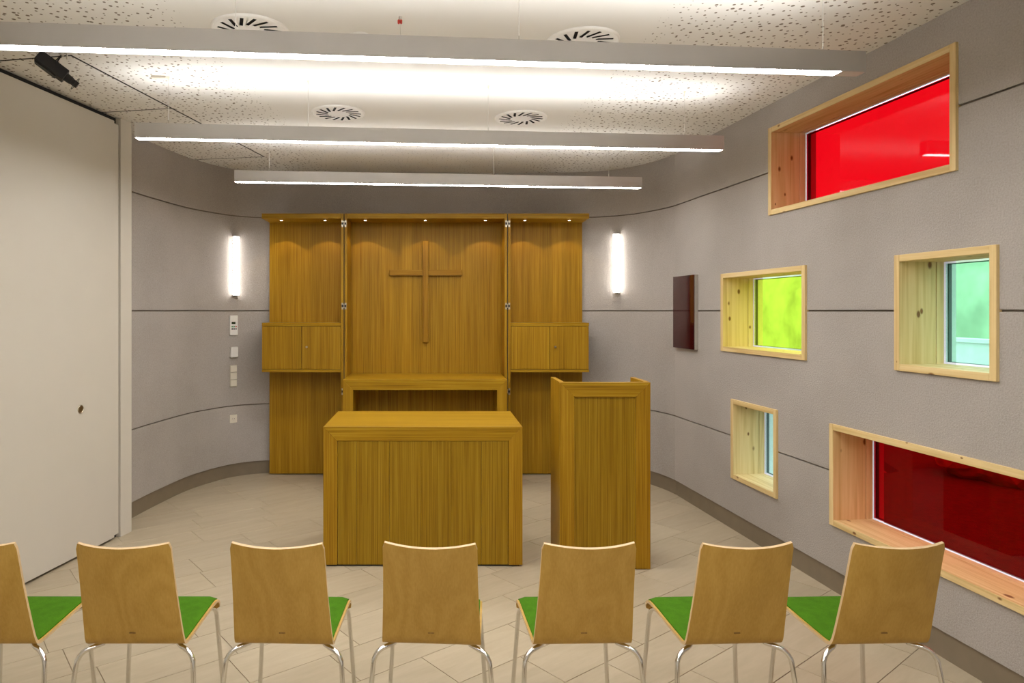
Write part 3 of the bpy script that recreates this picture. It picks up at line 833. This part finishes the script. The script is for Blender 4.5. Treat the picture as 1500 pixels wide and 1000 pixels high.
# cross
e = empty('cross', (-0.086, YB-0.001, 1.416)); tag(e, 'plain slender oak cross hanging on the altarpiece back panel', 'cross')
MB().box(-0.030, 0.030, -0.042, 0.0, 0, 1.074).build('upright', M['oak_c'], e, 0.0015)
MB().box(-0.382, -0.0305, -0.040, 0.0, 0.709, 0.770).build('arm', M['oak_ch'], e, 0.0015)
MB().box(0.0305, 0.389, -0.040, 0.0, 0.709, 0.770).build('arm', M['oak_ch'], e, 0.0015)

# credence table in the niche
CY0 = 6.619
e = empty('credence_table', (-0.0815, CY0, 0)); tag(e, 'open oak side table with mitred frame set into the altarpiece niche', 'table')
w = 0.7985
u_frame(e, -w, w, 0, YB-CY0-0.002, 0.004, 1.0815, 0.100)
MB().box(-w+0.1005, w-0.1005, 0.46, 0.478, 0.004, 0.981).build('back_panel', M['oak_vs'], e)

# ------------------------------------------------------------------ chairs
def chair_proto():
    e = empty('chair', (0, 0, 0))
    # centre line of the rear / underside of the shell: (y, z, half width, edge-forward bow)
    ctrl = [(-0.134, 0.869, 0.1775, 0.034), (-0.108, 0.785, 0.179, 0.030), (-0.076, 0.68, 0.182, 0.023), (-0.045, 0.59, 0.186, 0.014), (-0.017, 0.51, 0.190, 0.006),
            (-0.001, 0.470, 0.1925, 0.002), (0.016, 0.449, 0.193, 0.0), (0.042, 0.440, 0.193, 0.0), (0.10, 0.4395, 0.193, 0.0), (0.20, 0.445, 0.196, 0.0),
            (0.30, 0.451, 0.199, 0.0), (0.365, 0.452, 0.200, 0.0), (0.400, 0.446, 0.200, 0.0), (0.420, 0.430, 0.199, 0.0), (0.428, 0.408, 0.196, 0.0)]
    cc = catmull([Vector((a, b, 0)) for a, b, c, d in ctrl], 4)
    ex = catmull([Vector((c, d, 0)) for a, b, c, d in ctrl], 4)
    n = len(cc); NU = 14; th = 0.0115
    ctr = []
    for i in range(n):
        t = (cc[min(i+1, n-1)] - cc[max(i-1, 0)]).normalized()
        ctr.append((cc[i], Vector((-t.y, t.x, 0))))      # normal towards the sitter
    def pt(i, u, off, inset=0.0):
        p, nn = ctr[i]; hw, bow = ex[i].x - inset, ex[i].y
        if i == 0: hw -= 0.007
        if i == n-1: hw -= 0.010
        y = p.x + nn.x*off + bow*u*u; z = p.y + nn.y*off
        if i < 20: z += 0.010*u*u*max(0.0, 1-i/6.0)
        return (u*hw, y, z)
    us = [-1+2*k/NU for k in range(NU+1)]
    sh = MB(); v = []
    for off in (0.0, th):
        for i in range(n):
            for u in us: v.append(pt(i, u, off))
    N1 = NU+1; B = n*N1; f = []; mi = []
    for i in range(n-1):
        for k in range(NU):
            a = i*N1+k
            f.append((a, a+1, a+N1+1, a+N1)); mi.append(0)
            f.append((B+a, B+a+N1, B+a+N1+1, B+a+1)); mi.append(0)
        for k in (0, NU):
            a = i*N1+k
            f.append((a, a+N1, B+a+N1, B+a)); mi.append(1)
    for i in (0, n-1):
        for k in range(NU):
            a = i*N1+k
            f.append((a, a+1, B+a+1, B+a)); mi.append(1)
    sh.add(v, f); sh.m = mi
    shell = sh.build('shell', [M['beech'], M['beech_edge']], e, smooth=True)
    # seat pad, following the shell's upper side
    i0, i1 = next(i for i in range(n) if cc[i].y < 0.462), next(i for i in range(n) if cc[i].x > 0.404)
    pd = MB(); v = []; rows = list(range(i0, i1+1)); R = len(rows)
    for layer in (0, 1):
        for r, i in enumerate(rows):
            for u in us:
                edge = min(1.0, (1-abs(u))*7, r/2.0, (R-1-r)/2.0)
                off = th+0.0008 + (0.004+0.009*math.sqrt(max(0.0, edge)) if layer else 0.0)
                v.append(pt(i, u, off, 0.009))
    B = R*N1; f = []
    for r in range(R-1):
        for k in range(NU):
            a = r*N1+k
            f.append((a, a+1, a+N1+1, a+N1)); f.append((B+a, B+a+N1, B+a+N1+1, B+a+1))
        for k in (0, NU):
            a = r*N1+k; f.append((a, a+N1, B+a+N1, B+a))
    for r in (0, R-1):
        for k in range(NU):
            a = r*N1+k; f.append((a, a+1, B+a+1, B+a))
    pd.add(v, f)
    pad = pd.build('seat_pad', M['green'], e, smooth=True); pad['label'] = 'green upholstered seat pad'
    # frame
    tr = 0.0095
    for sx in (-1, 1):
        rear = catmull([Vector(p) for p in ((sx*0.150, 0.060, 0.4285), (sx*0.172, 0.036, 0.4275), (sx*0.203, 0.018, 0.418), (sx*0.222, 0.008, 0.395), (sx*0.229, 0.000, 0.360), (sx*0.240, -0.028, 0.19), (sx*0.251, -0.056, 0.014))], 6)
        lg = MB().tube(rear, tr, 14).build('leg', M['chrome'], e, smooth=True)
        MB().cyl((sx*0.251, -0.056, 0.016), (sx*0.252, -0.058, 0.0), 0.0125, 0.0135, 14).build('glide', M['rubber'], lg)
        front = catmull([Vector(p) for p in ((sx*0.168, 0.318, 0.4365), (sx*0.176, 0.350, 0.4365), (sx*0.184, 0.378, 0.430), (sx*0.190, 0.395, 0.408), (sx*0.194, 0.402, 0.370), (sx*0.206, 0.414, 0.19), (sx*0.217, 0.425, 0.014))], 6)
        lg = MB().tube(front, tr, 14).build('leg', M['chrome'], e, smooth=True)
        MB().cyl((sx*0.217, 0.425, 0.016), (sx*0.2175, 0.426, 0.0), 0.0125, 0.0135, 14).build('glide', M['rubber'], lg)
        MB().tube([(sx*0.150, 0.060, 0.4285), (sx*0.152, 0.10, 0.4285), (sx*0.160, 0.20, 0.432), (sx*0.168, 0.318, 0.4365)], tr*0.98, 14).build('side_rail', M['chrome'], e, smooth=True)
    MB().tube([(-0.160, 0.20, 0.428), (0.160, 0.20, 0.428)], 0.007, 10).build('cross_rail', M['chrome'], e, smooth=True)
    # tiny printed maker's mark low on the back
    mk = MB()
    for k in range(5):
        mk.box(-0.012+k*0.005, -0.0085+k*0.005, -0.0185, -0.0135, 0.5035, 0.5075)
    mk.build('printed_mark', M['print'], shell)
    return e
cp = chair_proto()
seats = [(-1.742, 0.0, 'leftmost beech chair in the row, cut off by the left edge of the view'),
         (-1.163, 0.0, 'beech chair with green seat, second from the left, nearest the partition after the cut-off one'),
         (-0.584, -2.0, 'beech chair with green seat, third from the left, in front of the altar left corner'),
         (-0.008, -3.6, 'beech chair seen squarely from behind in front of the middle of the altar'),
         (0.582, 1.5, 'beech chair with green seat standing in front of the lectern'),
         (1.173, 2.6, 'beech chair with green seat between the lectern chair and the rightmost chair'),
         (1.742, 2.0, 'rightmost beech chair with green seat beside the low red window')]
for i, (x, rz, lab) in enumerate(seats):
    c = cp if i == 0 else copy_tree(cp)
    c.location = (x, 2.655, 0); c.rotation_euler = (0, 0, math.radians(rz))
    tag(c, lab, 'chair', 'row of beech chairs with green seats')

# ------------------------------------------------------------------ outside the windows
gd = MB().box(2.0, 40, -15, 60, -0.5, -0.30).build('ground', M['gravel'])
tag(gd, 'pale gravel ground outside the windows', 'ground', kind='structure')
bed = MB().prism_z([(3.2, -3), (10.2, -3), (10.2, 14), (7.5, 14), (5.6, 8.2), (2.9, 7.4)], -0.30, -0.18).build('planting_bed', M['soil'])
tag(bed, 'dark planting bed outside below the red window', 'flower bed', kind='structure')
gw = MB().box(10.5, 10.8, -6, 16, -0.3, 1.13).box(10.44, 10.86, -6, 16, 1.13, 1.20).build('garden_wall', M['render'])
tag(gw, 'low white garden wall outside seen through the mint window', 'garden wall')
def bush(name, c, r, mat, label, cat, group, seed):
    rnd = random.Random(seed)
    bm = bmesh.new()
    bmesh.ops.create_icosphere(bm, subdivisions=4, radius=1.0)
    lob = [(Vector((rnd.uniform(-1,1), rnd.uniform(-1,1), rnd.uniform(-0.4,1))).normalized(), rnd.uniform(0.10, 0.30)) for _ in range(40)]
    for v in bm.verts:
        d = v.co.normalized(); k = 0.82
        for l, a in lob:
            q = d.dot(l)
            if q > 0.8: k += a*((q-0.8)/0.2)**2
        k += rnd.uniform(-0.05, 0.05)
        v.co = Vector((d.x*r[0], d.y*r[1], d.z*r[2]))*k
    me = bpy.data.meshes.new(name); bm.to_mesh(me); bm.free(); me.materials.append(mat)
    o = bpy.data.objects.new(name, me); o.location = c; COL.objects.link(o)
    tag(o, label, cat, group)
hb = MB(); NY, NP = 90, 22
prof = [(math.cos(math.pi*k/NP), math.sin(math.pi*k/NP)) for k in range(NP+1)]
rnd = random.Random(5); v = []; f = []
for j in range(NY+1):
    for c, sn in prof:
        k = 1 + rnd.uniform(-0.07, 0.07) + 0.08*math.sin(j*0.9+c*3) + 0.06*math.sin(j*0.37)
        v.append((14.2 + math.copysign(abs(c)**0.5, c)*1.3*k, -6 + j*0.62, -0.31 + 3.7*(sn**0.45)*(0.9+0.1*k)))
for j in range(NY):
    for k in range(NP):
        a = j*(NP+1)+k; f.append((a, a+1, a+NP+2, a+NP+1))
f.append(list(range(NP, -1, -1))); f.append([NY*(NP+1)+k for k in range(NP+1)])
hb.add(v, f)
tag(hb.build('hedge', M['leaf'], smooth=True), 'tall pale green hedge outside behind the garden wall', 'hedge')
for x, y, r, sd, lab in ((6.5, 8.0, 0.42, 61, 'low shrub outside in the planting bed, seen through the low red window'), (7.6, 10.5, 0.40, 63, 'smaller shrub at the far end of the planting bed outside')):
    bush('shrub', (x, y, r*0.5-0.2), (r, r, r*0.8), M['leafdark'], lab, 'shrub', 'shrubs in the planting bed', sd)
